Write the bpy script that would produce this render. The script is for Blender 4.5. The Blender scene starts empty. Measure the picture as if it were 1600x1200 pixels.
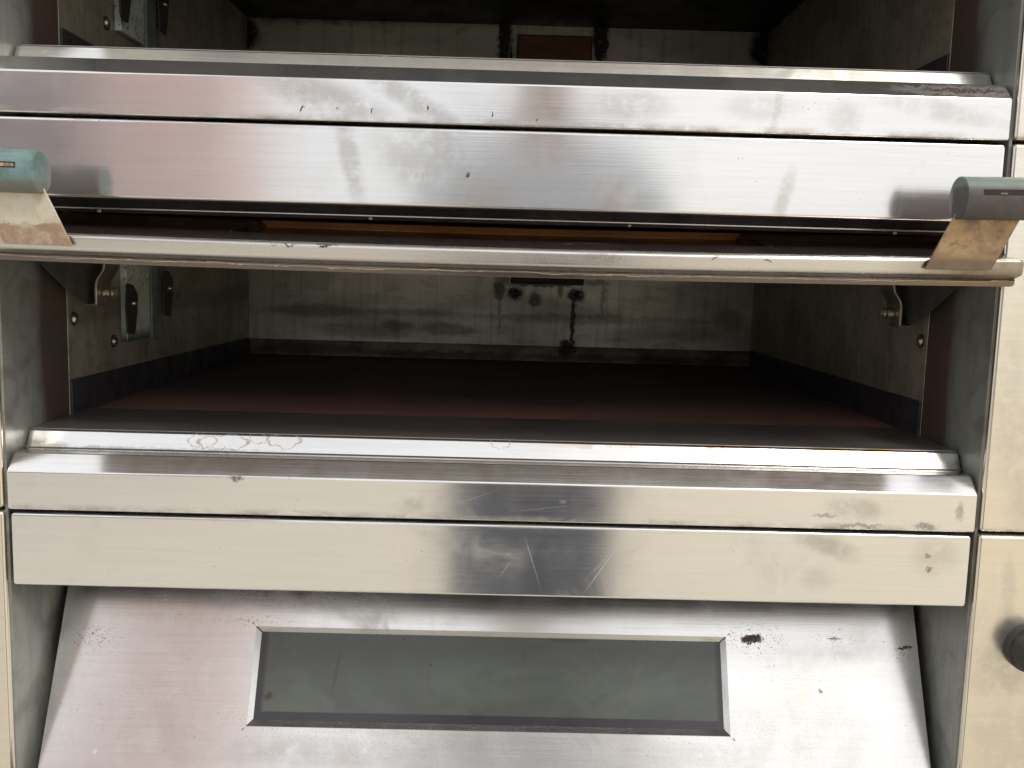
import bpy, bmesh, math, random
from mathutils import Vector, Matrix
random.seed(7)
R = math.radians
S = bpy.context.scene
COL = S.collection

# ------------------------------------------------------------------ camera
cd = bpy.data.cameras.new('camera'); cam = bpy.data.objects.new('camera', cd); COL.objects.link(cam)
cam.location = (0.00279, -0.76893, 0.20882)
_pi, _ya, _ro = -0.12258, 0.01137, 0.02723
fw = Vector((math.sin(_ya)*math.cos(_pi), math.cos(_ya)*math.cos(_pi), math.sin(_pi)))
rt = fw.cross(Vector((0, 0, 1))).normalized(); up = rt.cross(fw)
r2 = rt*math.cos(_ro)+up*math.sin(_ro); u2 = -rt*math.sin(_ro)+up*math.cos(_ro)
cam.rotation_euler = Matrix((r2, u2, -fw)).transposed().to_euler()
cd.sensor_width = 36.0; cd.lens = 36.0*1501.76/1600.0
cd.clip_start = 0.01; cd.clip_end = 2000
S.camera = cam

# ------------------------------------------------------------------ sky, sun, exposure
SUN_EL, SUN_AZ = 48.0, 146.0      # azimuth measured clockwise from +Y
w = bpy.data.worlds.new('World'); S.world = w; w.use_nodes = True
nt = w.node_tree; nt.nodes.clear()
o = nt.nodes.new('ShaderNodeOutputWorld'); bg = nt.nodes.new('ShaderNodeBackground')
sky = nt.nodes.new('ShaderNodeTexSky'); sky.sky_type = 'NISHITA'; sky.sun_disc = False
sky.sun_elevation = R(SUN_EL); sky.sun_rotation = R(SUN_AZ); sky.air_density = 1.0; sky.dust_density = 4.0
tc = nt.nodes.new('ShaderNodeTexCoord'); mp = nt.nodes.new('ShaderNodeMapping'); mp.inputs['Scale'].default_value = (1, 1, 2.2)
nz = nt.nodes.new('ShaderNodeTexNoise'); nz.inputs['Scale'].default_value = 1.6; nz.inputs['Detail'].default_value = 5
rp = nt.nodes.new('ShaderNodeValToRGB'); rp.color_ramp.elements[0].position = .3; rp.color_ramp.elements[0].color = (5.9, 6.1, 6.5, 1)
rp.color_ramp.elements[1].position = .7; rp.color_ramp.elements[1].color = (9.0, 9.0, 9.1, 1)
mx = nt.nodes.new('ShaderNodeMixRGB'); mx.inputs[0].default_value = .92
nt.links.new(tc.outputs['Generated'], mp.inputs[0]); nt.links.new(mp.outputs[0], nz.inputs[0]); nt.links.new(nz.outputs[0], rp.inputs[0])
nt.links.new(sky.outputs[0], mx.inputs[1]); nt.links.new(rp.outputs[0], mx.inputs[2])
nt.links.new(mx.outputs[0], bg.inputs[0]); nt.links.new(bg.outputs[0], o.inputs[0])
bg.inputs[1].default_value = 0.13
sl = bpy.data.lights.new('sun', 'SUN'); sl.energy = 1.5; sl.angle = R(14); sl.color = (1, .95, .87)
sun = bpy.data.objects.new('sun', sl); COL.objects.link(sun)
_d = Vector((math.sin(R(SUN_AZ))*math.cos(R(SUN_EL)), math.cos(R(SUN_AZ))*math.cos(R(SUN_EL)), math.sin(R(SUN_EL))))
sun.rotation_euler = _d.to_track_quat('Z', 'Y').to_euler()
S.view_settings.view_transform = 'Standard'; S.view_settings.look = 'None'; S.view_settings.exposure = 0.36; S.view_settings.gamma = 1

# ------------------------------------------------------------------ node helpers
class N:
    def __init__(s, name):
        s.m = bpy.data.materials.new(name); s.m.use_nodes = True; s.t = s.m.node_tree; s.t.nodes.clear()
        s.out = s.t.nodes.new('ShaderNodeOutputMaterial')
        s.geo = s.t.nodes.new('ShaderNodeNewGeometry'); s.P = s.geo.outputs['Position']
        x = s.t.nodes.new('ShaderNodeSeparateXYZ'); s.t.links.new(s.P, x.inputs[0]); s.X, s.Y, s.Z = x.outputs
    def put(s, sock, v):
        if isinstance(v, bpy.types.NodeSocket): s.t.links.new(v, sock)
        elif isinstance(v, (tuple, list)) and len(v) == 3 and sock.type == 'RGBA': sock.default_value = (*v, 1)
        else: sock.default_value = v
    def math(s, op, a, b=0.0, clamp=False):
        n = s.t.nodes.new('ShaderNodeMath'); n.operation = op; n.use_clamp = clamp
        s.put(n.inputs[0], a); s.put(n.inputs[1], b); return n.outputs[0]
    def ss(s, v, a, b, lo=0.0, hi=1.0):
        n = s.t.nodes.new('ShaderNodeMapRange'); n.interpolation_type = 'SMOOTHSTEP'
        for i, q in enumerate((v, a, b, lo, hi)): s.put(n.inputs[i], q)
        return n.outputs[0]
    def noise(s, scale, detail=4, rough=.55, stretch=(1, 1, 1), dist=0.0, off=(0, 0, 0), col=False):
        m = s.t.nodes.new('ShaderNodeMapping'); m.inputs['Scale'].default_value = stretch; m.inputs['Location'].default_value = off
        s.t.links.new(s.P, m.inputs[0])
        n = s.t.nodes.new('ShaderNodeTexNoise'); n.inputs['Scale'].default_value = scale; n.inputs['Detail'].default_value = detail
        n.inputs['Roughness'].default_value = rough; n.inputs['Distortion'].default_value = dist
        s.t.links.new(m.outputs[0], n.inputs[0]); return n.outputs[1] if col else n.outputs[0]
    def mix(s, f, a, b):
        n = s.t.nodes.new('ShaderNodeMix'); n.data_type = 'RGBA'; n.clamp_factor = True
        s.put(n.inputs[0], f); s.put(n.inputs[6], a); s.put(n.inputs[7], b); return n.outputs[2]
    def mul(s, a, b): return s.math('MULTIPLY', a, b)
    def add(s, a, b, clamp=False): return s.math('ADD', a, b, clamp)
    def mx(s, *a):
        r = a[0]
        for b in a[1:]: r = s.math('MAXIMUM', r, b)
        return r
    def wob(s, amp, scale):
        """X and Z of the point, jittered so that marks get ragged outlines"""
        c = s.noise(scale, 4, .65, col=True); q = s.t.nodes.new('ShaderNodeSeparateXYZ'); s.t.links.new(c, q.inputs[0])
        f = lambda base, ch: s.add(base, s.mul(s.add(ch, -.5), amp))
        return f(s.X, q.outputs[0]), f(s.Z, q.outputs[2])
    def ell(s, cx, cz, rx, rz, ang=0.0, xz=None):
        """normalised distance from an ellipse centre (1 = on its outline)"""
        x, z = xz or (s.X, s.Z)
        dx, dz = s.add(x, -cx), s.add(z, -cz); c, n = math.cos(R(ang)), math.sin(R(ang))
        a = s.add(s.mul(dx, c/rx), s.mul(dz, n/rx)); b = s.add(s.mul(dx, -n/rz), s.mul(dz, c/rz))
        return s.math('SQRT', s.add(s.mul(a, a), s.mul(b, b)))
    def blobs(s, L, xz, soft=.6):
        r = None
        for b in L:
            cx, cz, rx, rz, st = b[:5]; ang = b[5] if len(b) > 5 else 0
            v = s.ss(s.ell(cx, cz, rx, rz, ang, xz), 1+soft*.4, 1-soft*.6, 0, st)
            r = v if r is None else s.math('MAXIMUM', r, v)
        return r if r is not None else 0.0
    def rings(s, L, xz, wd=.1):
        r = None
        for cx, cz, rx, rz, st in L:
            d = s.math('ABSOLUTE', s.add(s.ell(cx, cz, rx, rz, 0, xz), -1.0)); v = s.ss(d, wd, 0, 0, st)
            r = v if r is None else s.math('MAXIMUM', r, v)
        return r if r is not None else 0.0
    def bsdf(s, color, rough, metal=0.0, spec=.5, bump=None, bstr=.1, bdist=.001, coat=0.0, aniso=0.0):
        b = s.t.nodes.new('ShaderNodeBsdfPrincipled')
        s.put(b.inputs['Base Color'], color); s.put(b.inputs['Roughness'], rough); s.put(b.inputs['Metallic'], metal)
        s.put(b.inputs['Specular IOR Level'], spec); s.put(b.inputs['Coat Weight'], coat)
        if aniso: 
            s.put(b.inputs['Anisotropic'], aniso)
            tv = s.t.nodes.new('ShaderNodeCombineXYZ'); tv.inputs[1].default_value = .7; tv.inputs[2].default_value = .7; s.t.links.new(tv.outputs[0], b.inputs['Tangent'])
        if bump is not None:
            for h, st, ds in (bump if isinstance(bump, list) else [(bump, bstr, bdist)]):
                n = s.t.nodes.new('ShaderNodeBump'); s.put(n.inputs['Height'], h); n.inputs['Strength'].default_value = st; n.inputs['Distance'].default_value = ds
                if b.inputs['Normal'].is_linked: s.t.links.new(b.inputs['Normal'].links[0].from_socket, n.inputs['Normal'])
                s.t.links.new(n.outputs[0], b.inputs['Normal'])
        s.t.links.new(b.outputs[0], s.out.inputs[0]); s.b = b
        return s.m

def steel(name, base=(.72, .71, .69), rough=.13, dirt=.35, dirtcol=(.42, .38, .31), brown=(), grey=(), light=(), ring=(), line=(), spray=(), seam=False, specks=.5, wave=.0017, warm=None, streak=0.0, diffuse=0.055):
    """brushed stainless sheet: horizontal grain, smears, faint oil-canning, placed stains"""
    n = N(name)
    grain = n.noise(900, 2, .5, (.012, 1, 1)); grain2 = n.noise(300, 3, .6, (.03, 1, 1), off=(3, 1, 2))
    smear = n.noise(9, 6, .62, (.8, 1, 1.3), dist=.6, off=(2.3, 0, 1.1)); smear2 = n.noise(24, 5, .6, (1, 1, .7), dist=1.2, off=(5, 2, 1))
    sm = n.mul(n.ss(smear, .52, .80), n.ss(smear2, .38, .70))
    xz = n.wob(.006, 90)
    col = n.mix(n.mul(sm, dirt), base, dirtcol)
    col = n.mix(n.ss(grain2, .30, .75, 0, .22), col, tuple(c*.75 for c in base))
    if streak:
        st = n.noise(60, 4, .6, (1, 1, .12), off=(7, 3, 2)); col = n.mix(n.mul(n.ss(st, .5, .75), streak), col, dirtcol)
    rg = n.add(n.add(rough, n.mul(sm, .16)), n.mul(n.ss(smear2, .3, .8), .05))
    rg = n.add(rg, n.mul(n.add(grain, -.5), .08))
    metal = n.math('SUBTRACT', 1.0-diffuse, n.mul(sm, .25*dirt))
    sp = n.noise(420, 2, .5, (1, 1, 1.4), off=(2, 9, 4)); spm = n.noise(14, 3, .6, off=(1, 4, 8))
    spk = n.mul(n.mul(n.ss(sp, .70, .735), n.ss(spm, .5, .62)), specks)
    col = n.mix(spk, col, (.06, .035, .02)); metal = n.mul(metal, n.math('SUBTRACT', 1.0, n.mul(spk, .8)))
    if grey:
        g = n.mul(n.blobs(grey, xz, 1.0), n.ss(n.noise(60, 5, .7), .25, .6)); col = n.mix(g, col, (.42, .40, .37)); rg = n.add(rg, n.mul(g, .15))
    if seam:      # grime caught along the joints between the sheets
        dz = n.math('PINGPONG', n.add(n.Z, .3162*2), .1581)
        g = n.mul(n.ss(dz, .0075, .0005), n.ss(n.noise(45, 5, .7, (.5, 1, 1), off=(1, 5, 2)), .40, .68)); col = n.mix(n.mul(g, .75), col, (.20, .15, .10)); rg = n.add(rg, n.mul(g, .2)); metal = n.mul(metal, n.math('SUBTRACT', 1.0, n.mul(g, .35)))
    if spray:     # fine spatter
        g = n.mul(n.blobs(spray, xz, 1.6), n.ss(n.noise(620, 2, .6, off=(4, 2, 7)), .60, .66)); col = n.mix(g, col, (.07, .045, .035)); metal = n.mul(metal, n.math('SUBTRACT', 1.0, g))
    if light:
        g = n.blobs(light, xz, .5); col = n.mix(g, col, (.85, .85, .82)); rg = n.add(rg, n.mul(g, .3))
    if line:
        g = n.mul(n.blobs(line, None, 1.0), .6); col = n.mix(g, col, (.85, .85, .85)); rg = n.add(rg, n.mul(g, .35))
    if ring:
        g = n.rings(ring, n.wob(.010, 130), .12); col = n.mix(g, col, (.10, .08, .06)); metal = n.mul(metal, n.math('SUBTRACT', 1.0, n.mul(g, .8)))
    if brown:
        tex = n.ss(n.noise(520, 4, .75), .34, .50)
        g = n.mul(n.blobs(brown, n.wob(.012, 120), 1.0), tex); col = n.mix(n.math('MINIMUM', n.mul(g, 2.2), 1.0), col, (.07, .038, .028)); metal = n.mul(metal, n.math('SUBTRACT', 1.0, g)); rg = n.add(rg, n.mul(g, .5))
    if warm: col = warm(n, col)
    bumps = [(n.noise(3.0, 1, .4, (1, 1, 1.6)), 1.0, wave), (grain, .10, .0002), (smear2, .06, .0004)]
    return n.bsdf(col, n.math('MINIMUM', rg, .9), metal, bump=bumps, aniso=.45)

def grime(name, ca, cb, scale=18, rough=.55, metal=.0, blobs=(), blobcol=(.012, .010, .009), lo=.35, hi=.65, stretch=(1, 1, 1), bump=.4, streaks=0, spec=.4, pale=()):
    n = N(name)
    a = n.noise(scale, 6, .65, stretch, dist=.5); b = n.noise(scale*6, 4, .6, stretch, off=(3, 3, 3)); c = n.noise(500, 2, .5)
    col = n.mix(n.ss(a, lo, hi), ca, cb)
    col = n.mix(n.mul(n.ss(b, .5, .75), .5), col, tuple(x*.45 for x in ca))
    if streaks:
        st = n.noise(110, 4, .6, (1, 1, .06), off=(7, 3, 2)); col = n.mix(n.mul(n.ss(st, .48, .72), streaks), col, tuple(x*.3 for x in ca))
    if pale: col = n.mix(n.blobs(pale, n.wob(.012, 60), 1.0), col, (.34, .33, .28))
    if blobs:
        g = n.mul(n.blobs(blobs, n.wob(.016, 90), .7), n.ss(n.noise(160, 4, .7), .28, .42)); col = n.mix(g, col, blobcol)
    return n.bsdf(col, n.ss(a, .2, .8, rough+.12, rough-.1), metal, spec=spec, bump=[(b, bump, .0006), (c, .15, .0003)])

M = {}
def flat(name, c, r=.5, m=0.0, **k):
    n = N(name); v = n.noise(k.get('sc', 60), 4, .6); M[name] = n.bsdf(n.mix(n.ss(v, .3, .7), tuple(x*.75 for x in c), tuple(min(1, x*1.15) for x in c)), r, m, bump=v, bstr=k.get('bs', .15), bdist=.0005); return M[name]

# brushed stainless, one for each sheet-metal job; the placed marks are stains on the real sheets, except the painted shading at the lip's ends
M['steel_face'] = steel('steel_face', rough=.13, dirt=.40, specks=.9, seam=True,
    brown=[(-.0271, .2791, .0014, .0017, 1), (-.1037, .3244, .0009, .0014, .6), (-.0600, .328, .0012, .0013, .9), (-.158, .326, .0008, .0035, .6, -12), (-.13, .327, .0009, .0009, .6),
           (-.2104, .0306, .006, .0025, .38), (-.010, .325, .0008, .0014, .6), (.025, .322, .0009, .0012, .5), (.3549, .0045, .010, .003, .3), (.3829, .0176, .003, .008, .22), (.2712, .012, .010, .002, .25),
           (.3595, -.021, .003, .002, .3), (.3604, -.0319, .0025, .002, .35), (.30, .004, .02, .002, .25), (.36, .3545, .05, .004, .5)],
    grey=[(-.14, .335, .055, .014, .65, -18), (-.075, .336, .05, .009, .6, -30), (-.12, .29, .008, .04, .55, 12), (-.06, .283, .05, .022, .45, -28), (-.05, .30, .03, .016, .5, -40),
          (.2218, .268, .006, .022, .6, -14), (.2126, .337, .004, .02, .6, -8), (.266, .331, .014, .012, .45), (.34, .338, .05, .008, .5, -10), (.2982, .0182, .024, .009, .65, -5),
          (.275, -.0135, .030, .009, .75, -18), (.268, -.042, .014, .010, .35), (.365, -.02, .02, .018, .4), (-.07, .012, .012, .006, .4), (.10, .335, .03, .012, .4), (.20, .336, .03, .010, .4), (-.36, .34, .05, .01, .25)],
    line=[(.033, -.035, .0004, .024, .55, 18), (.092, -.034, .0004, .032, .6, -33), (.10, -.025, .012, .0003, .4, 12), (.056, .018, .003, .0015, .35), (.088, -.034, .0003, .02, .35, -40),
          (.01, -.04, .0003, .01, .4, -35), (-.015, .02, .02, .0003, .3, 20), (.04, .012, .03, .0003, .35, 8)])
M['steel_lip'] = steel('steel_lip', rough=.16, dirt=.5, specks=.6, grey=[(-.392, .047, .05, .006, 1.2, -6), (.388, .047, .06, .006, 1.3, 5), (-.30, .0465, .12, .0015, .8), (.26, .0465, .14, .0018, .9)],  # end greys paint in the folded corners' shading, with some grime
    ring=[(-.2321, .0533, .021, .0055, .6), (-.2021, .057, .008, .0042, .5), (-.1804, .0557, .014, .0050, .6), (.0035, .0577, .008, .0038, .4), (-.25, .054, .012, .005, .5), (-.19, .372, .012, .003, .5), (-.09, .374, .01, .003, .5)],
    line=[(-.30, .053, .0004, .006, .6), (-.285, .055, .0004, .005, .6, -40), (-.27, .056, .0004, .004, .6, 40)],
    warm=lambda n, c: n.mix(n.mul(n.mul(n.ss(n.X, -.02, .22), n.ss(n.X, .37, .33)), n.mul(n.ss(n.noise(30, 5, .7, (.5, 1, 1)), .42, .55), n.mul(n.ss(n.add(n.Z, n.mul(n.noise(40, 5, .7), .006)), .0570, .0600), n.ss(n.Z, .2, .1)))), c, (.40, .235, .085)))
M['steel_door'] = steel('steel_door', rough=.18, dirt=.40, specks=.8, streak=.12, wave=.0018,
    warm=lambda n, c: n.mix(n.mul(n.mul(n.ss(n.Z, .19, .2), n.ss(n.Z, .30, .29)), .85), c, (.20, .135, .115)),
    spray=[(-.22, -.121, .04, .004, .6), (-.362, -.137, .022, .010, 1), (-.366, -.132, .012, .004, 1), (.240, -.127, .026, .011, 1.2), (.315, -.125, .022, .004, .6), (.378, -.134, .010, .006, .9), (-.30, -.118, .04, .003, .5), (.0, -.2, .4, .03, .25)],
    brown=[(.240, -.1265, .009, .0028, 1.1), (.380, -.1305, .007, .0014, 1), (.315, -.124, .007, .0012, .3),
           (.30, -.165, .0018, .0018, .4)],
    grey=[(.28, -.18, .05, .045, .55, 30), (.25, -.20, .012, .05, .5, -35), (.32, -.21, .012, .05, .4, -25), (.18, -.22, .09, .012, .4), (-.15, -.222, .10, .012, .45), (-.05, -.205, .10, .008, .3), (-.0642, -.212, .006, .004, .6), (.0, -.214, .004, .004, .6), (-.2, -.10, .15, .012, .5), (.33, -.15, .03, .04, .3, -30)],
    light=[(-.345, -.224, .0022, .0018, .5)])
M['steel_column'] = steel('steel_column', base=(.72, .67, .585), rough=.17, dirt=.75, dirtcol=(.46, .41, .33), specks=.8, wave=.0022, seam=True,
    grey=[(.435, .07, .03, .05, .5, 20), (.44, .03, .02, .03, .5), (.43, -.05, .006, .03, .4, 5), (.43, -.115, .03, .03, .6), (.45, -.18, .05, .04, .4), (.415, .12, .012, .05, .4)])
M['steel_bar'] = steel('steel_bar', base=(.60, .58, .54), rough=.26, dirt=.9, specks=.8,
    brown=[(.36, .213, .03, .005, .22), (-.13, .2205, .012, .0010, .5), (-.16, .2205, .01, .0008, .4), (.075, .216, .02, .005, .2), (.20, .217, .003, .0010, .5), (.16, .2195, .002, .0008, .5)],
    warm=lambda n, c: n.mix(n.mul(n.ss(n.X, .27, .36), n.ss(n.noise(60, 4, .6), .2, .7, .45, 1.0)), n.mix(n.ss(n.add(n.Z, n.mul(n.math('SUBTRACT', 1.0, n.mul(n.mul(n.X, n.X), 6.57)), .003)), .2072, .2062, 0, .85), n.mix(n.ss(n.add(n.Z, n.mul(n.math('SUBTRACT', 1.0, n.mul(n.mul(n.X, n.X), 6.57)), .003)), .2135, .2115, 0, .55), c, (.25, .23, .23)), (.13, .10, .085)), (.22, .165, .11)))
# cheeks at the mouth: bare steel in front, heat-browned behind a wavering line
def cheek_mat():
    n = N('steel_cheek')
    wv = n.noise(14, 5, .6, (1, 1, .5)); y = n.add(n.Y, n.mul(n.add(wv, -.5), .05)); y = n.add(y, n.mul(n.ss(n.math('ABSOLUTE', n.add(n.Z, -.2)), .0, .3), -.0))
    heat = n.mul(n.ss(y, .055, .080), n.ss(n.Z, -.03, .02))
    st = n.noise(70, 5, .6, (1, 1, .12), off=(4, 4, 4)); sm = n.noise(20, 5, .65, dist=1)
    col = n.mix(n.ss(st, .4, .75, 0, .5), (.30, .31, .285), (.18, .165, .135))
    col = n.mix(n.mul(n.ss(sm, .45, .7), .5), col, (.12, .10, .08))
    col = n.mix(heat, col, n.mix(n.ss(sm, .35, .65), (.095, .055, .042), (.065, .056, .048)))
    metal = n.math('SUBTRACT', .4, n.mul(heat, .38))
    M['steel_cheek'] = n.bsdf(col, n.add(.42, n.mul(heat, .15)), metal, bump=[(sm, .3, .0008), (st, .15, .0004)])
cheek_mat()
M['lining'] = grime('lining', (.30, .26, .20), (.42, .375, .30), 16, .42, .35, stretch=(1, 1, 1), streaks=.3,
    blobs=[(-.4, .155, .3, .012, .3)])
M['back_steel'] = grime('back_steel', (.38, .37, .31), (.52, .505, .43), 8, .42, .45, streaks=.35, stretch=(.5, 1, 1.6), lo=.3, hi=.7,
    blobs=[(.0213, .1657, .014, .011, 1), (.1174, .1643, .015, .012, 1), (-.004, .172, .010, .014, .8), (.0, .187, .012, .008, .7), (-.004, .1681, .006, .02, .7), (.052, .158, .010, .014, .75), (.1137, .120, .0045, .05, 1), (.105, .085, .012, .008, 1), (.0935, .17, .005, .01, .7), (.066, .18, .06, .004, .8),
           (.15, .186, .02, .006, .5), (.16, .16, .004, .03, .45), (-.003, .14, .003, .04, .45),
           (-.1648, .1082, .028, .009, .55), (-.0837, .1053, .05, .010, .5), (-.15, .131, .09, .006, .4), (-.29, .13, .09, .010, .45), (.16, .127, .24, .008, .4), (-.22, .10, .08, .012, .35), (.27, .11, .10, .018, .35), (.36, .13, .03, .02, .4),
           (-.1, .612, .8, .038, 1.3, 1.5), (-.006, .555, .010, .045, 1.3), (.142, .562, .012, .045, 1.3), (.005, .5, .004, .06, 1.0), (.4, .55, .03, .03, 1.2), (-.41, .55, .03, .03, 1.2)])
M['skirting'] = grime('skirting', (.035, .034, .038), (.060, .056, .056), 30, .5, .2)
M['back_skirting'] = grime('back_skirting', (.10, .075, .06), (.20, .17, .13), 22, .5, .2, blobs=[(.105, .078, .016, .01, 1), (-.3, .07, .1, .01, .6), (-.1, .066, .15, .006, .6), (.2, .066, .2, .006, .6)])
n = N('hearth_stone')
_a = n.noise(10, 6, .65, (.5, 1, 1)); _b = n.noise(260, 3, .6); _e = n.mul(n.ss(n.Y, .36, .17), .8)
_c = n.mix(n.ss(_a, .35, .65), (.125, .088, .088), (.165, .115, .105)); _k = n.noise(7, 6, .7, (.6, 1, 1), dist=1.0, off=(3, 1, 0)); _c = n.mix(_e, _c, (.40, .20, .15)); _c = n.mix(n.ss(_k, .42, .68, 0, .7), _c, (.085, .07, .066)); _c = n.mix(n.ss(n.noise(90, 5, .7), .60, .75, 0, .45), _c, (.45, .36, .30)); _c = n.mix(n.ss(_b, .72, .76, 0, .5), _c, (.3, .28, .24))
M['hearth_stone'] = n.bsdf(_c, .6, 0, spec=.3, bump=_b, bstr=.3, bdist=.0005)
n = N('sill_steel')
_a = n.noise(20, 6, .65, (.3, 1, 1)); _b = n.noise(420, 2, .5)
_c = n.mix(n.ss(_a, .3, .7), (.36, .335, .32), (.24, .22, .21)); _c = n.mix(n.ss(_b, .74, .77, 0, .5), _c, (.5, .48, .42))
M['sill_steel'] = n.bsdf(_c, .36, .8, bump=_a, bstr=.2, bdist=.0005)
M['soot_metal'] = grime('soot_metal', (.012, .011, .011), (.025, .022, .02), 20, .5, .3)
M['dark_gap'] = grime('dark_gap', (.010, .007, .006), (.018, .012, .010), 40, .7, 0)
M['rust'] = grime('rust', (.21, .088, .026), (.13, .05, .018), 40, .6, .1, stretch=(.4, 1, 1))
M['rust_dark'] = grime('rust_dark', (.50, .26, .12), (.30, .14, .07), 30, .5, .0, stretch=(.4, 1, 1))
n = N('rust_frame')
_a = n.noise(50, 5, .65, (.3, 1, 1)); _c = n.mix(n.ss(_a, .35, .65), (.78, .34, .10), (.58, .24, .07)); _c = n.mix(n.ss(n.add(n.Z, n.mul(_a, .002)), .2380, .2368), _c, (.80, .62, .34))
M['rust_frame'] = n.bsdf(_c, .5, .0, bump=_a, bstr=.2, bdist=.0004)
n = N('bracket_steel')
_a = n.noise(38, 5, .7, dist=.8); _e = n.ss(n.X, -.05, .1)
_g = n.mix(n.mul(n.ss(_a, .42, .62), .45), (.58, .54, .44), (.40, .30, .17))
_low = n.mul(n.ss(n.add(n.Z, n.mul(n.add(n.noise(45, 6, .7), -.5), .030)), .2315, .2285), n.ss(n.noise(80, 4, .7), .3, .6, .35, .9)); _g = n.mix(_low, _g, (.30, .19, .12))
_h = n.mix(n.ss(_a, .38, .62), (.36, .25, .13), (.24, .155, .09)); _h = n.mix(n.mx(n.ss(n.noise(130, 5, .7), .52, .66, 0, .65), n.ss(n.add(n.Z, n.mul(_a, .012)), .232, .226, 0, .8), n.mul(n.ss(n.add(n.Z, n.mul(_a, .03)), .262, .270), .7)), _h, (.12, .09, .07))
M['bracket_steel'] = n.bsdf(n.mix(_e, _g, _h), .45, .45, bump=_a, bstr=.2, bdist=.0005)
n = N('grip_plastic')
_a = n.noise(60, 5, .7); _e = n.ss(n.X, -.05, .1)
_r = n.mix(n.ss(n.add(n.Z, n.mul(_a, .01)), .277, .282), n.mix(n.ss(_a, .4, .6), (.070, .062, .055), (.052, .050, .046)), (.13, .165, .14))
_c = n.mix(_e, n.mix(n.ss(_a, .4, .65), (.13, .21, .205), (.085, .14, .13)), _r)
_c = n.mix(n.mul(n.mul(n.ss(n.Z, .262, .258), n.ss(_e, 1, 0)), .7), _c, (.14, .125, .095))
_c = n.mix(n.ss(n.Y, -.050, -.046), _c, (.20, .17, .175))
M['grip_plastic'] = n.bsdf(_c, .55, 0, bump=_a, bstr=.15, bdist=.0003)
M['grip_label'] = grime('grip_label', (.55, .42, .26), (.16, .10, .07), 200, .6, 0)
flat('brass_bolt', (.46, .42, .34), .3, .9); flat('dark_clip', (.055, .045, .040), .5, .4); flat('hinge_steel', (.34, .30, .24), .35, .8)
flat('gusset_steel', (.13, .12, .115), .42, .6); flat('knob_rubber', (.035, .031, .026), .55, 0, sc=200, bs=.4); flat('sealant', (.55, .42, .30), .5, 0)
M['vent_soot'] = grime('vent_soot', (.055, .035, .022), (.03, .022, .016), 60, .6, .1)
flat('slot_shade', (.02, .012, .010), .7, 0)  # near-black for strips that stand in for shade inside slits and grooves
# lamp glass: old greenish pane
n = N('lamp_glass')
_a = n.noise(300, 4, .7); _b = n.noise(35, 4, .6)
_c = n.mix(n.ss(_b, .35, .65), (.48, .56, .48), (.62, .68, .60)); _c = n.mix(n.mul(n.ss(_a, .56, .62), n.ss(n.Z, .15, .18)), _c, (.05, .06, .05)); _c = n.mix(n.ss(n.Z, .135, .118), _c, (.04, .06, .055))
M['lamp_glass'] = n.bsdf(_c, .25, 0, spec=.8, bump=_a, bstr=.2, bdist=.0005)
flat('lamp_glass_edge', (.14, .18, .16), .25)
# oven window glass with a dark printed border of fine teeth
n = N('window_glass')
_ax = n.math('ABSOLUTE', n.add(n.X, -.001)); tooth = n.mul(n.math('PINGPONG', n.X, .0010), .8)
_bx = n.ss(_ax, .203, .208); zlo = n.ss(n.add(n.Z, tooth), -.1930, -.1938); zhi = n.ss(n.add(n.Z, n.mul(tooth, -1)), -.1310, -.1302)
_bd = n.mx(_bx, zlo, zhi)
_a = n.noise(14, 5, .65, (.6, 1, 1), dist=.6); _b = n.noise(60, 4, .6, (1, 1, .5))
_c = n.mix(n.ss(_a, .35, .65), (.048, .054, .047), (.070, .080, .068)); _c = n.mix(n.mul(n.ss(_b, .55, .7), .4), _c, (.06, .045, .035)); _c = n.mix(_bd, _c, (.022, .020, .026))
_c = n.mix(n.blobs([(-.1995, -.182, .004, .003, .9, 35), (-.140, -.16, .0014, .018, .5, -8), (.07, -.131, .02, .004, .6), (-.08, -.135, .0012, .0012, 1), (-.055, -.155, .0012, .0012, 1)], n.wob(.005, 90), .8), _c, (.03, .015, .012))
M['window_glass'] = n.bsdf(_c, n.ss(_a, .3, .7, .16, .26), 0, spec=.6)
# things outside the frame that the steel mirrors
n = N('pavement'); _a = n.noise(3, 6, .6); _b = n.noise(60, 4, .6)
M['pavement'] = n.bsdf(n.mix(n.mul(_b, .4), n.mix(n.ss(n.add(n.mul(n.X, .16), n.add(_a, -.5)), -.6, .6), (.50, .48, .415), (.70, .615, .46)), (.35, .32, .27)), .9, bump=_b, bstr=.3, bdist=.004)
flat('mauve_render', (.30, .26, .28), .85, 0, sc=6); flat('pink_render', (.62, .47, .46), .85, 0, sc=6); flat('roof_tile', (.24, .13, .10), .8); flat('white_trim', (.7, .7, .68), .5); flat('pane_glass', (.05, .06, .07), .08)
flat('shirt_cloth', (.50, .54, .60), .9); flat('trouser_cloth', (.040, .055, .095), .9); flat('skin', (.46, .36, .31), .55); flat('hair', (.03, .02, .015), .6); flat('shoe', (.03, .03, .03), .5); flat('phone_body', (.02, .02, .02), .3)

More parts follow.
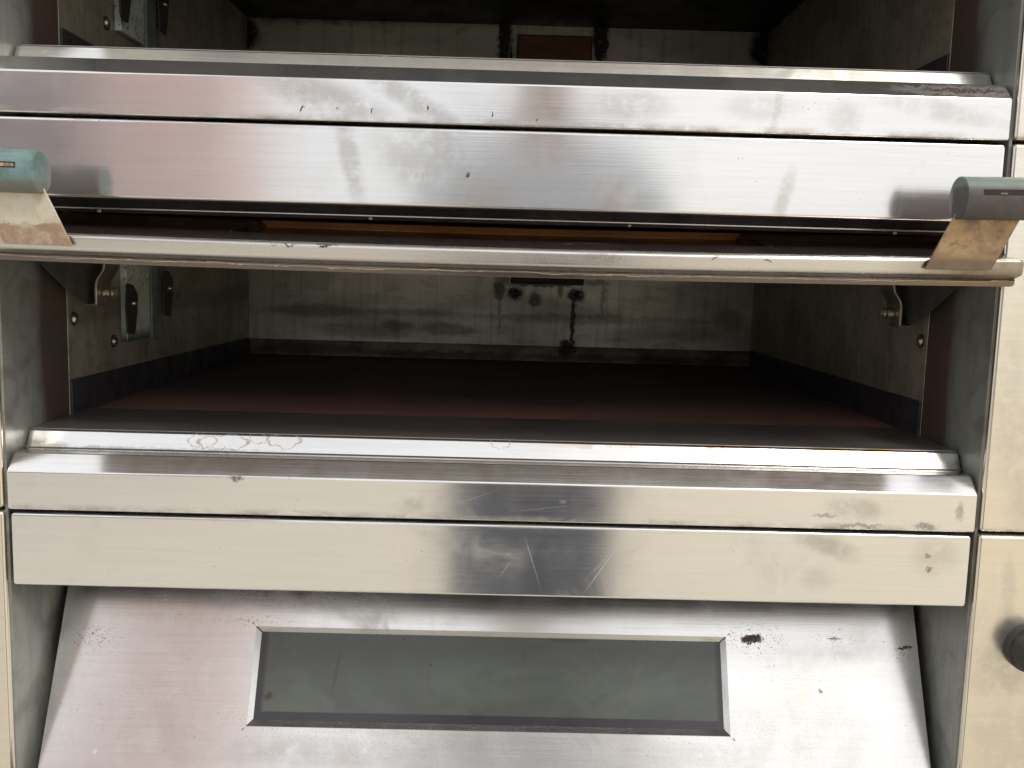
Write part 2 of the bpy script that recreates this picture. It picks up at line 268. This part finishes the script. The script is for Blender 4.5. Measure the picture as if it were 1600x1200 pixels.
# ------------------------------------------------------------------ mesh helpers
def link(name, me, mat, parent=None, bevel=0.0, seg=3, smooth=True):
    if mat: me.materials.append(M[mat])
    o = bpy.data.objects.new(name, me); COL.objects.link(o)
    if parent: o.parent = parent
    if smooth:
        for p in me.polygons: p.use_smooth = True
    if bevel:
        b = o.modifiers.new('bevel', 'BEVEL'); b.width = bevel; b.segments = seg; b.limit_method = 'ANGLE'; b.angle_limit = R(28); b.harden_normals = True
    elif smooth: me.set_sharp_from_angle(angle=R(35))
    return o
def prism_bm(bm, prof, x0, x1, tf=lambda x, y, z: (x, y, z)):
    """closed (Y,Z) outline swept along X"""
    k = len(prof); m = 16 if (tf is D and abs(x1-x0) > .1) else 1
    rr = [[bm.verts.new(tf(x0+(x1-x0)*j/m, y, z)) for y, z in prof] for j in range(m+1)]
    for a, b in zip(rr, rr[1:]):
        for i in range(k): bm.faces.new((a[i], a[(i+1) % k], b[(i+1) % k], b[i]))
    bm.faces.new(rr[0][::-1]); bm.faces.new(rr[-1])
def box_bm(bm, x0, x1, y0, y1, z0, z1, tf=lambda x, y, z: (x, y, z)):
    prism_bm(bm, [(y0, z0), (y1, z0), (y1, z1), (y0, z1)], x0, x1, tf)
def done(bm, name, mat, parent=None, **k):
    bmesh.ops.recalc_face_normals(bm, faces=bm.faces[:]); me = bpy.data.meshes.new(name); bm.to_mesh(me); bm.free(); return link(name, me, mat, parent, **k)
def prism(name, prof, x0, x1, mat, parent=None, tf=lambda x, y, z: (x, y, z), **k):
    bm = bmesh.new(); prism_bm(bm, prof, x0, x1, tf); return done(bm, name, mat, parent, **k)
def box(name, x0, x1, y0, y1, z0, z1, mat, parent=None, tf=lambda x, y, z: (x, y, z), **k):
    bm = bmesh.new(); box_bm(bm, x0, x1, y0, y1, z0, z1, tf); return done(bm, name, mat, parent, **k)
def round_poly(pts, rad, seg=5):
    """fillet the corners of a closed 2-D outline; rad is one radius per corner"""
    out = []; k = len(pts)
    for i, p in enumerate(pts):
        r = rad[i]; p = Vector(p); a = (Vector(pts[i-1])-p); b = (Vector(pts[(i+1) % k])-p)
        if r <= 0: out.append(tuple(p)); continue
        ha = a.angle(b)/2; t = min(r/math.tan(ha), a.length*.48, b.length*.48); pa, pb = p+a.normalized()*t, p+b.normalized()*t
        for j in range(seg+1):
            s = j/seg; out.append(tuple(pa*(1-s)**2+p*2*s*(1-s)+pb*s*s))
    return out
def sheet(name, prof, x0, x1, mat, parent=None, endr=.0, tf=lambda x, y, z: (x, y, z)):
    """fine rounded outline swept along X, with the ends drawn in a little so they look folded"""
    bm = bmesh.new(); cy = sum(p[0] for p in prof)/len(prof); cz = sum(p[1] for p in prof)/len(prof); rings = []
    xs = [(x0, endr), (x0+endr*.3, endr*.3), (x0+endr, 0)] if endr else [(x0, 0)]
    m = 24; xs += [(x0+endr+(x1-x0-2*endr)*j/m, 0) for j in range(1, m)]
    xs += [(x1-endr, 0), (x1-endr*.3, endr*.3), (x1, endr)] if endr else [(x1, 0)]
    for x, ins in xs:
        rings.append([bm.verts.new(tf(x, y+(cy-y)*min(.5, ins/.02), z+(cz-z)*min(.5, ins/.03))) for y, z in prof])
    k = len(prof)
    for A, B in zip(rings, rings[1:]):
        for i in range(k): bm.faces.new((A[i], A[(i+1) % k], B[(i+1) % k], B[i]))
    bm.faces.new(rings[0][::-1]); bm.faces.new(rings[-1])
    bmesh.ops.recalc_face_normals(bm, faces=bm.faces[:]); me = bpy.data.meshes.new(name); bm.to_mesh(me); bm.free()
    o = link(name, me, mat, parent); me.set_sharp_from_angle(angle=R(50))
    wn = o.modifiers.new('wn', 'WEIGHTED_NORMAL'); wn.keep_sharp = True; wn.weight = 100
    return o
def dome(bm, c, r, h, axis):
    """low round-headed bolt, head pointing along axis"""
    q = Vector(axis).to_track_quat('Z', 'Y'); rings = []
    for rr, hh in ((1, 0), (1, .25), (.9, .62), (.62, .88), (.3, 1)):
        rings.append([bm.verts.new(Vector(c)+q @ Vector((math.cos(t*math.pi/7)*r*rr, math.sin(t*math.pi/7)*r*rr, h*hh))) for t in range(14)])
    for A, B in zip(rings, rings[1:]):
        for i in range(14): bm.faces.new((A[i], A[(i+1) % 14], B[(i+1) % 14], B[i]))
    bm.faces.new(rings[-1]); bm.faces.new(rings[0][::-1])
def cyl_bm(bm, c, r, l, axis, n=24, r2=None):
    q = Vector(axis).to_track_quat('Z', 'Y'); r2 = r if r2 is None else r2
    A = [bm.verts.new(Vector(c)+q @ Vector((math.cos(t*2*math.pi/n)*r, math.sin(t*2*math.pi/n)*r, 0))) for t in range(n)]
    B = [bm.verts.new(Vector(c)+q @ Vector((math.cos(t*2*math.pi/n)*r2, math.sin(t*2*math.pi/n)*r2, l))) for t in range(n)]
    for i in range(n): bm.faces.new((A[i], A[(i+1) % n], B[(i+1) % n], B[i]))
    bm.faces.new(A[::-1]); bm.faces.new(B)
def empty(name, loc, label=None, cat=None, group=None):
    o = bpy.data.objects.new(name, None); COL.objects.link(o); o.location = loc; o.empty_display_size = .05
    if label: o['label'] = label; o['category'] = cat
    if group: o['group'] = group
    return o

# ------------------------------------------------------------------ one oven deck (local: Y = 0 front face, z = 0 its lower seam, pitch .3162)
PIT = .3162
PIV = Vector((0, 0.1415, 0.1922)); TD = Vector((0, .433, .901)); ND = Vector((0, -.901, .433)); B0 = Vector((0, .0116, .055))
OPEN = -R(55.8)
def D(x, n_, u_):                         # door coordinates (across, outward, up the sheet) -> door object's own
    n_ -= .0030*(1-(x/.39)**2)            # the sheet has bowed in a little at mid span
    return (Vector((x, 0, 0))+B0-PIV+TD*u_+ND*n_)[:]
def WO(x, y, z):                          # a point given where it is with the door open -> door object's own
    v = Vector((x, y, z))-PIV; v.x = x; return (Matrix.Rotation(-OPEN, 3, 'X') @ v)[:]

def make_door(root):
    # sheet body with a rounded hem, pierced by the window opening
    L_, T_, HX = .229, .021, .3915; wx, u0, u1 = .2155, .0655, .1520
    bm = bmesh.new()
    # lower band, upper band and two side panels of one folded sheet
    low = [(0, .0116), (0, u0), (-T_, u0), (-T_, .0136), (-.0198, .0116)]
    prism_bm(bm, low, -HX, HX, D)
    prism_bm(bm, [(0, u1), (0, L_), (-T_, L_), (-T_, u1)], -HX, HX, D)
    for a, b in ((-HX, -wx), (wx, HX)): prism_bm(bm, [(0, u0), (0, u1), (-T_, u1), (-T_, u0)], a, b, D)
    bmesh.ops.remove_doubles(bm, verts=bm.verts[:], dist=1e-6)
    bmesh.ops.recalc_face_normals(bm, faces=bm.faces[:])
    me = bpy.data.meshes.new('door'); bm.to_mesh(me); bm.free()
    d = link('door', me, 'steel_door', root); d.location = PIV
    me.set_sharp_from_angle(angle=R(40)); d.modifiers.new('wn', 'WEIGHTED_NORMAL').keep_sharp = True
    # hem cap: the thick rounded bar along the free edge
    bar = [(-.0200, .012), (.0008, .012), (.0008, -.0012), (-.0105, -.0014), (-.0163, .0105), (-.0166, .0085), (-.0212, .0088), (-.0212, .014)]
    bar = round_poly(bar, [0, .001, .0026, .0045, .0006, .0006, .0008, 0], 5)
    sheet('door_edge_bar', bar, -HX-.0012, HX+.0012, 'steel_bar', d, endr=.003, tf=D)
    # bevelled, mitred window frame
    ix, v0, v1, dp = .2108, .0712, .1475, -.0048
    def quad(name, P, mat='steel_door'):
        bm = bmesh.new(); A, B, C_, E_ = [Vector(p) for p in P]; m = 16 if abs(P[0][0]-P[1][0]) > .1 else 1; rr = []
        for j in range(m+1):
            a, b = A.lerp(B, j/m), E_.lerp(C_, j/m); rr.append([bm.verts.new(D(*q)) for q in (a, b, b-Vector((0, .0015, 0)), a-Vector((0, .0015, 0)))])
        for a, b in zip(rr, rr[1:]):
            for i in range(4): bm.faces.new((a[i], a[(i+1) % 4], b[(i+1) % 4], b[i]))
        bm.faces.new(rr[0][::-1]); bm.faces.new(rr[-1]); return done(bm, name, mat, d, bevel=.0004, seg=2)
    g = .0005
    quad('window_frame', [(-wx+g, .0001, u1), (wx-g, .0001, u1), (ix-g, dp, v1), (-ix+g, dp, v1)])
    quad('window_frame', [(-ix+g, dp, v0), (ix-g, dp, v0), (wx-g, .0001, u0), (-wx+g, .0001, u0)])
    quad('window_frame', [(-wx, .0001, u0+g), (-wx, .0001, u1-g), (-ix, dp, v1-g), (-ix, dp, v0+g)])
    quad('window_frame', [(ix, dp, v0+g), (ix, dp, v1-g), (wx, .0001, u1-g), (wx, .0001, u0+g)])
    box('window_glass', -ix-.001, ix+.001, dp-.004, dp-.0004, v0-.001, v1+.001, 'window_glass', d, tf=D)
    for sx in (-1, 1):
        for uu, su in ((u0, -1), (u1, 1)):      # shade of a relief slit, painted as a dark raised strip at each mitre
            a = Vector((sx*ix, 0, v0 if su < 0 else v1)); b = Vector((sx*(wx+.0036), 0, uu+su*.0032)); w_ = .0007
            p = Vector((b.z-a.z, 0, -(b.x-a.x))).normalized()*w_; e = b
            bm = bmesh.new(); vs = [(a-p, dp), (a+p, dp), (e+p*.3, .0006), (e-p*.3, .0006)]
            f = [bm.verts.new(D(v.x, h+.0006, v.z)) for v, h in vs]; h_ = [bm.verts.new(D(v.x, h-.002, v.z)) for v, h in vs]
            for i in range(4): bm.faces.new((f[i], f[(i+1) % 4], h_[(i+1) % 4], h_[i]))
            bm.faces.new(f); bm.faces.new(h_[::-1]); done(bm, 'mitre_slit_shade', 'slot_shade', d)
    # handles: a plate standing out of the sheet, with a fat oval grip slotted on its end
    for s in (-1, 1):
        bm = bmesh.new(); th = .0022
        P = [(s*.3165, -.0065), (s*.3665, -.0065), (s*.3870, .0445), (s*.3375, .0445)]
        f = [bm.verts.new(D(x, n_, -.0034)) for x, n_ in P]; g_ = [bm.verts.new(D(x, n_, -.0034-th)) for x, n_ in P]
        for i in range(4): bm.faces.new((f[i], f[(i+1) % 4], g_[(i+1) % 4], g_[i]))
        bm.faces.new(f); bm.faces.new(g_[::-1]); done(bm, 'handle_bracket', 'bracket_steel', d, bevel=.0006, seg=2)
        # grip: rounded teardrop section swept along X, with the shade of its front groove painted as a dark strip
        bm = bmesh.new(); sec = []
        cn, cu = .0462, -.0050
        for i in range(36):
            t = i*2*math.pi/36; cx_, cy_ = math.cos(t), math.sin(t)
            sg = lambda v, e: math.copysign(abs(v)**e, v)
            sec.append((cn+.0155*sg(cx_, .86), cu+.0148*sg(cy_, .92)))
        x0, x1 = s*.3335, s*.3985
        rr = []
        for x, k_ in ((x0, .93), (x0+s*.0008, 1), (x0+s*.012, 1), (x1-s*.0008, 1), (x1, .93)):
            rr.append([bm.verts.new(D(x, cn+(a-cn)*k_, cu+(b-cu)*k_)) for a, b in sec])
        for A, B in zip(rr, rr[1:]):
            for i in range(36): bm.faces.new((A[i], A[(i+1) % 36], B[(i+1) % 36], B[i]))
        bm.faces.new(rr[0][::-1]); bm.faces.new(rr[-1])
        bmesh.ops.recalc_face_normals(bm, faces=bm.faces[:])
        me = bpy.data.meshes.new('handle_grip'); bm.to_mesh(me); bm.free(); gp = link('handle_grip', me, 'grip_plastic', d)
        cut = bmesh.new(); 
        box('grip_slot_shade', min(s*.3455, s*.396), max(s*.3455, s*.396), .0497, .0537, -.0197, -.0170, 'slot_shade', d, tf=D)  # dark strip on the surface, painting the groove's shade
        box('grip_label', min(s*.3462, s*.390) if s < 0 else .357, max(s*.3462, s*.390) if s < 0 else .362, .0505, .0529 if s < 0 else .0514, -.0200, -.0195, 'grip_label', d, tf=D)
        # hinge gusset: triangular side plate under the door
        bm = bmesh.new(); G = [(-.022, .2035), (.0388, .2020), (.0924, .1760), (.1290, .1625), (.150, .1640), (.1694, .2011), (.165, .2295)]
        a = [bm.verts.new(WO(s*.385, y, z)) for y, z in G]; b = [bm.verts.new(WO(s*.3835, y, z)) for y, z in G]; k = len(G)
        for i in range(k): bm.faces.new((a[i], a[(i+1) % k], b[(i+1) % k], b[i]))
        bm.faces.new(a[::-1]); bm.faces.new(b); done(bm, 'hinge_gusset', 'gusset_steel', d, bevel=.0004, seg=2)
        bm = bmesh.new(); box_bm(bm, min(s*.385, s*.374), max(s*.385, s*.374), .128, .150, .1612, .1628, WO); done(bm, 'gusset_flange', 'gusset_steel', d)
        # jogged hinge strap, edge on to the viewer
        path = [(.3655, .225), (.3660, .2020), (.3672, .1945), (.3735, .1850), (.3745, .1800), (.3745, .1625)]; hw = .0011
        bm = bmesh.new(); fr, bk = [], []
        for x, z in path:
            fr.append((bm.verts.new(WO(s*(x-hw), .127, z)), bm.verts.new(WO(s*(x+hw), .127, z)))); bk.append((bm.verts.new(WO(s*(x-hw), .160, z)), bm.verts.new(WO(s*(x+hw), .160, z))))
        for i in range(len(path)-1):
            (a, b), (c, e) = fr[i], fr[i+1]; (a2, b2), (c2, e2) = bk[i], bk[i+1]
            for q in ((a, b, e, c), (a2, c2, e2, b2), (a, c, c2, a2), (b, b2, e2, e)): bm.faces.new(q)
        bm.faces.new((fr[0][0], bk[0][0], bk[0][1], fr[0][1])); bm.faces.new((fr[-1][1], bk[-1][1], bk[-1][0], fr[-1][0]))
        done(bm, 'hinge_strap', 'hinge_steel', d, bevel=.0005, seg=2)
        bm = bmesh.new(); c0 = Vector(WO(s*.373, .143, .1735)); cyl_bm(bm, c0, .0050, .006, (-s, 0, 0)); cyl_bm(bm, c0+Vector((-s*.006, 0, 0)), .0038, .007, (-s, 0, 0), 6); cyl_bm(bm, c0+Vector((-s*.008, 0, 0)), .0055, .0018, (-s, 0, 0))
        done(bm, 'hinge_bolt', 'brass_bolt', d, bevel=.0003, seg=2)
    # ragged bead of old sealant along the back of the hem
    bm = bmesh.new(); prev = None; m = 260
    ph = [random.uniform(0, 6.28) for _ in range(5)]
    for j in range(m+1):
        x = -.388+.776*j/m; wv = .0004*math.sin(x*31+ph[0])+.0004*math.sin(x*83+ph[1])+.0003*math.sin(x*190+ph[2])+random.uniform(-.0003, .0003)
        r = .00018+.00028*abs(math.sin(x*47+ph[3]))*abs(math.sin(x*17))+(.0005 if random.random() < .03 else 0)
        nn, uu = -.0172+wv, .0082+abs(wv)*.2
        ring = [bm.verts.new(D(x, nn+r*math.cos(t*math.pi/2), uu-.0004+r*math.sin(t*math.pi/2))) for t in range(4)]
        if prev:
            for i in range(4): bm.faces.new((prev[i], prev[(i+1) % 4], ring[(i+1) % 4], ring[i]))
        prev = ring
    done(bm, 'sealant_bead', 'sealant', d)
    return d

def make_deck():
    r = empty('oven_deck', (0, 0, 0))
    # sill trim: face, bevel and groove, one folded sheet
    prof = round_poly([(0, .0004), (0, .0322), (.0135, .0452), (.0335, .0448), (.0335, .030), (.03, .0004)], [.0015, .0026, .0018, .0006, 0, .001])
    sheet('sill_trim', prof, -.3975, .3970, 'steel_face', r, endr=.0022)
    lip = round_poly([(.0300, .0455), (.0335, .0460), (.0408, .0590), (.0440, .0602), (.160, .0596), (.160, .040), (.034, .040)], [.0006, .0015, .0020, .002, 0, 0, 0])
    sheet('sill_lip', lip, -.3985, .3985, 'steel_lip', r, endr=.006)
    bm = bmesh.new(); box_bm(bm, -.397, .397, .0440, .1602, .0601, .06055); done(bm, 'sill_plate', 'sill_steel', r)
    box('trim_backing', -.399, .399, .034, .80, -.0015, .0395, 'dark_gap', r)
    box('hearth_slab', -.3985, .3985, .1608, .757, .0402, .0590, 'hearth_stone', r, bevel=.001)
    box('back_wall', -.399, .399, .757, .765, .045, .262, 'back_steel', r)
    box('back_skirting', -.396, .396, .750, .757, .0588, .0832, 'back_skirting', r, bevel=.001)
    box('chamber_ceiling', -.399, .399, .122, .757, .2575, .2610, 'soot_metal', r)
    bm = bmesh.new(); box_bm(bm, .014, .128, .741, .757, .181, .241); done(bm, 'vent_box', 'soot_metal', r, bevel=.001)
    box('vent_plate', .016, .126, .7385, .7408, .183, .2385, 'rust', r, bevel=.0006)
    for x in (.0225, .1185):
        bm = bmesh.new(); dome(bm, (x, .757, .1662), .0045, .004, (0, -1, 0)); done(bm, 'bolt', 'dark_clip', r)
    for s in (-1, 1):
        a, b = sorted((s*.3985, s*.3995))
        box('side_lining', a, b, .1215, .757, .0595, .2575, 'lining', r, bevel=.0008)
        a, b = sorted((s*.3960, s*.3985))
        prism('side_skirting', [(.1215, .0592), (.750, .0592), (.750, .0850), (.1215, .0925)], a, b, 'skirting', r, bevel=.001)
        a, b = sorted((s*.3996, s*.402))
        box('mouth_cheek', a, b, .006, .1212, -.002, PIT-.002, 'steel_cheek', r)
        a, b = sorted((s*.4008, s*.62))
        box('side_column', a, b, 0, .80, .0012, PIT-.0016, 'steel_column', r, bevel=.0032, seg=5)
        for y, z in ((.134, .1485),)+(((.2247, .1202), (.3454, .1204)) if s < 0 else ()):
            bm = bmesh.new(); dome(bm, (s*.3985, y, z), .0052, .0045, (-s, 0, 0)); done(bm, 'bolt', 'brass_bolt', r)
            bm = bmesh.new(); cyl_bm(bm, (s*.3985, y, z), .0068, .0008, (-s, 0, 0), 20); done(bm, 'washer', 'dark_clip', r)
    # oven lamp: greenish glass in a shallow frame on the left lining, held by two clips
    box('lamp_glass', -.3985, -.3915, .2450, .3100, .118, .236, 'lamp_glass', r, bevel=.001)
    box('lamp_frame', -.3985, -.3890, .3100, .3390, .116, .240, 'lamp_glass_edge', r, bevel=.001)
    for y, z in ((.2420, .1560), (.3520, .1690)):
        bm = bmesh.new(); P = [(-.011, -.028), (.006, -.030), (.013, -.008), (.016, .012), (.004, .022), (-.010, .024), (-.014, .0)]
        P = round_poly([(y+a*1.1, z+b) for a, b in P], [.004]*7, 3); a = [bm.verts.new((-.3870, p, q)) for p, q in P]; b = [bm.verts.new((-.3850, p, q)) for p, q in P]; k = len(P)
        for i in range(k): bm.faces.new((a[i], a[(i+1) % k], b[(i+1) % k], b[i]))
        bm.faces.new(a[::-1]); bm.faces.new(b); done(bm, 'lamp_clip', 'dark_clip', r, bevel=.0004, seg=2)
        bm = bmesh.new(); dome(bm, (-.3850, y+.002, z+.003), .0036, .004, (1, 0, 0)); done(bm, 'bolt', 'brass_bolt', r)
    # fascia above the mouth with its folded return and seal rail
    fas = round_poly([(0, .2528), (0, PIT-.0026), (.022, PIT-.0026), (.022, .2528)], [.0024, .0024, 0, .001])
    sheet('fascia_panel', fas, -.3946, .3940, 'steel_face', r, endr=.0018)
    box('fascia_backing', -.399, .399, .0225, .12, .2560, PIT-.004, 'dark_gap', r)
    rail = round_poly([(.0245, .2452), (.0245, .2466), (.034, .2475), (.034, .2452)], [.0006, .0006, 0, 0], 3)
    prism('seal_rail', rail, -.396, .396, 'steel_bar', r)
    box('rail_web', -.397, .397, .034, .040, .2434, .2562, 'soot_metal', r)
    for x in (-.33, -.108, .105, .325):
        bm = bmesh.new(); dome(bm, (x, .0338, .2442), .0020, .0025, (0, -1, -.2)); done(bm, 'bolt', 'brass_bolt', r)
    box('mouth_header', -.398, .398, .1100, .1205, .2462, .2575, 'rust_dark', r)
    # control knob on the right column
    bm = bmesh.new(); cx_, cz_ = .4500, .2200
    k = 40; rings = []
    for y, rr in ((0, .0205), (-.006, .0205), (-.0065, .0185), (-.024, .0172), (-.0275, .0150), (-.028, .001)):
        rings.append([bm.verts.new((cx_+math.cos(t*2*math.pi/k)*rr*(1+(.045 if (t % 4 < 2 and -.026 < y < -.006) else 0)), y-.0002, cz_+math.sin(t*2*math.pi/k)*rr*(1+(.045 if (t % 4 < 2 and -.026 < y < -.006) else 0)))) for t in range(k)])
    for A, B in zip(rings, rings[1:]):
        for i in range(k): bm.faces.new((A[i], A[(i+1) % k], B[(i+1) % k], B[i]))
    bm.faces.new(rings[0][::-1]); bm.faces.new(rings[-1]); done(bm, 'control_knob', 'knob_rubber', r)
    make_door(r)
    return r

def kids(o): return [c for c in list(bpy.data.objects) if c.parent == o]
def copy_tree(o, parent=None):
    c = o.copy(); COL.objects.link(c); c.parent = parent
    for ch in kids(o): copy_tree(ch, c)
    return c

deck = make_deck()
deck_up = copy_tree(deck); deck_low = copy_tree(deck)
deck_up.location = (0, 0, PIT); deck_low.location = (0, 0, -PIT)
for d_, st, lab in ((deck, OPEN, 'middle steel oven deck, its door swung open above a dark chamber with green lamp glass'),
                    (deck_up, OPEN, 'top steel oven deck cropped by the picture edge, rusty vent in its dark chamber'),
                    (deck_low, 0.0, 'bottom steel oven deck with its sloping door shut, long grey glass window')):
    d_['label'] = lab; d_['category'] = 'oven'; d_['group'] = 'stacked oven decks'
    for c in kids(d_):
        if d_ is deck and c.name.startswith('vent_plate'):      # sooty in the middle deck
            c.material_slots[0].link = 'OBJECT'; c.material_slots[0].material = M['vent_soot']
        if c.name.startswith('door'):
            c.rotation_euler = (st, 0, 0)
            if d_ is deck:      # this door's upper window edge has rusted
                f = [k for k in kids(c) if k.name.startswith('window_frame')][0]
                f.material_slots[0].link = 'OBJECT'; f.material_slots[0].material = M['rust_frame']

# ------------------------------------------------------------------ the place in front of the oven, seen only mirrored in the steel
GZ = -1.0
bm = bmesh.new(); v = [bm.verts.new(p) for p in ((-400, -400, GZ), (400, -400, GZ), (400, 400, GZ), (-400, 400, GZ))]; bm.faces.new(v)
gr = done(bm, 'ground', 'pavement', smooth=False); gr['kind'] = 'structure'

def tube_person():
    p = empty('person', (.075, -1.20, GZ), 'person in a pale shirt and dark trousers standing in front of the oven', 'person')
    def skin_obj(name, J, E, mat, sub=2):
        me = bpy.data.meshes.new(name); me.from_pydata([j[:3] for j in J], E, []); o = link(name, me, mat, p, smooth=True)
        m = o.modifiers.new('skin', 'SKIN'); me.skin_vertices[0] if me.skin_vertices else None
        if not me.skin_vertices: return o
        for i, j in enumerate(J): me.skin_vertices[0].data[i].radius = (j[3], j[4] if len(j) > 4 else j[3])
        me.skin_vertices[0].data[0].use_root = True
        m.use_smooth_shade = True; s_ = o.modifiers.new('sub', 'SUBSURF'); s_.levels = s_.render_levels = sub
        return o
    # joints: x, y, z, radius x, radius y ; the oven is towards +Y
    J = [(0, 0, .93, .15, .10), (0, 0, 1.12, .135, .10), (0, .01, 1.32, .165, .105), (0, .02, 1.43, .10, .075), (0, .03, 1.50, .05, .052), (0, .05, 1.57, .055, .07), (0, .06, 1.66, .078, .095), (0, .05, 1.75, .05, .06),
         (-.19, .01, 1.39, .055), (-.25, .05, 1.14, .042), (-.135, .30, 1.28, .028), (-.105, .345, 1.30, .026),
         (.19, .01, 1.39, .055), (.25, .05, 1.14, .042), (.135, .30, 1.28, .028), (.105, .345, 1.30, .026),
         (-.07, 0, .84, .12), (-.075, .02, .48, .07), (-.09, -.01, .09, .04), (-.09, .12, .03, .035, .03),
         (.07, 0, .84, .12), (.075, .02, .48, .07), (.09, -.01, .09, .04), (.09, .12, .03, .035, .03)]
    E = [(0, 1), (1, 2), (2, 3), (3, 4), (4, 5), (5, 6), (6, 7), (3, 8), (8, 9), (9, 10), (10, 11), (3, 12), (12, 13), (13, 14), (14, 15), (0, 16), (16, 17), (17, 18), (18, 19), (0, 20), (20, 21), (21, 22), (22, 23)]
    skin_obj('body', J, E, 'skin')
    g = .012
    T = [(x, y, z, a+g, (b[0] if b else a)+g) for x, y, z, a, *b in J]
    I = [0, 1, 2, 3, 8, 9, 12, 13]; mpi = {k: i for i, k in enumerate(I)}; sh = [T[i] for i in I]; sh[3] = (*sh[3][:3], .1, .08)
    skin_obj('shirt', sh, [(mpi[a], mpi[b]) for a, b in E if a in mpi and b in mpi], 'shirt_cloth')
    I = [0, 16, 17, 18, 20, 21, 22]; mpi = {k: i for i, k in enumerate(I)}; tr = [T[i] for i in I]; tr[0] = (0, 0, .95, .17, .125)
    for q in (1, 4): tr[q] = (*tr[q][:3], .135, .12)
    for q in (2, 5): tr[q] = (*tr[q][:3], .125, .10)
    for q in (3, 6): tr[q] = (*tr[q][:3], .065, .065)
    skin_obj('trousers', tr, [(mpi[a], mpi[b]) for a, b in E if a in mpi and b in mpi], 'trouser_cloth')
    skin_obj('hair', [(0, .02, 1.70, .085, .09), (0, -.02, 1.66, .07, .07), (0, -.03, 1.60, .05, .05)], [(0, 1), (1, 2)], 'hair')
    for s in (-1, 1): skin_obj('shoe', [(s*.09, -.04, .04, .045, .04), (s*.09, .09, .035, .048, .035), (s*.09, .17, .028, .04, .028)], [(0, 1), (1, 2)], 'shoe')
    for s in (-1, 1):
        for k, (dz, ln) in enumerate(((.030, .060), (.012, .068), (-.006, .064), (-.024, .050))):
            skin_obj('finger', [(s*.105, .345, 1.30+dz, .009), (s*.088, .380, 1.302+dz, .0085), (s*(.088-ln*.4), .392, 1.304+dz, .0075)], [(0, 1), (1, 2)], 'skin', 1)
    return p
person = tube_person()

def house():
    h = empty('house', (-3.6, -8.2, GZ), 'pink rendered house with a tiled roof and white window frames', 'house')
    box('wall', -.25, 1.05, -1.6, 0, 0, 8.2, 'pink_render', h)
    prism('roof', [(-1.9, 8.1), (.3, 8.1), (-.8, 9.2)], -.45, 1.25, 'roof_tile', h)
    box('side_wing', -5.0, -.26, -4.0, -.4, 0, 3.3, 'mauve_render', h)
    prism('side_roof', [(-4.3, 3.31), (-.1, 3.31), (-2.2, 4.2)], -5.2, -.27, 'roof_tile', h)
    for x in (-4.2, -2.2):
        fr = box('window', x, x+1.1, -.42, -.34, .9, 2.2, 'white_trim', h, bevel=.01)
        box('pane', x+.08, x+.52, -.34, -.33, .98, 2.12, 'pane_glass', fr); box('pane', x+.58, x+1.02, -.34, -.33, .98, 2.12, 'pane_glass', fr)
    return h
house()
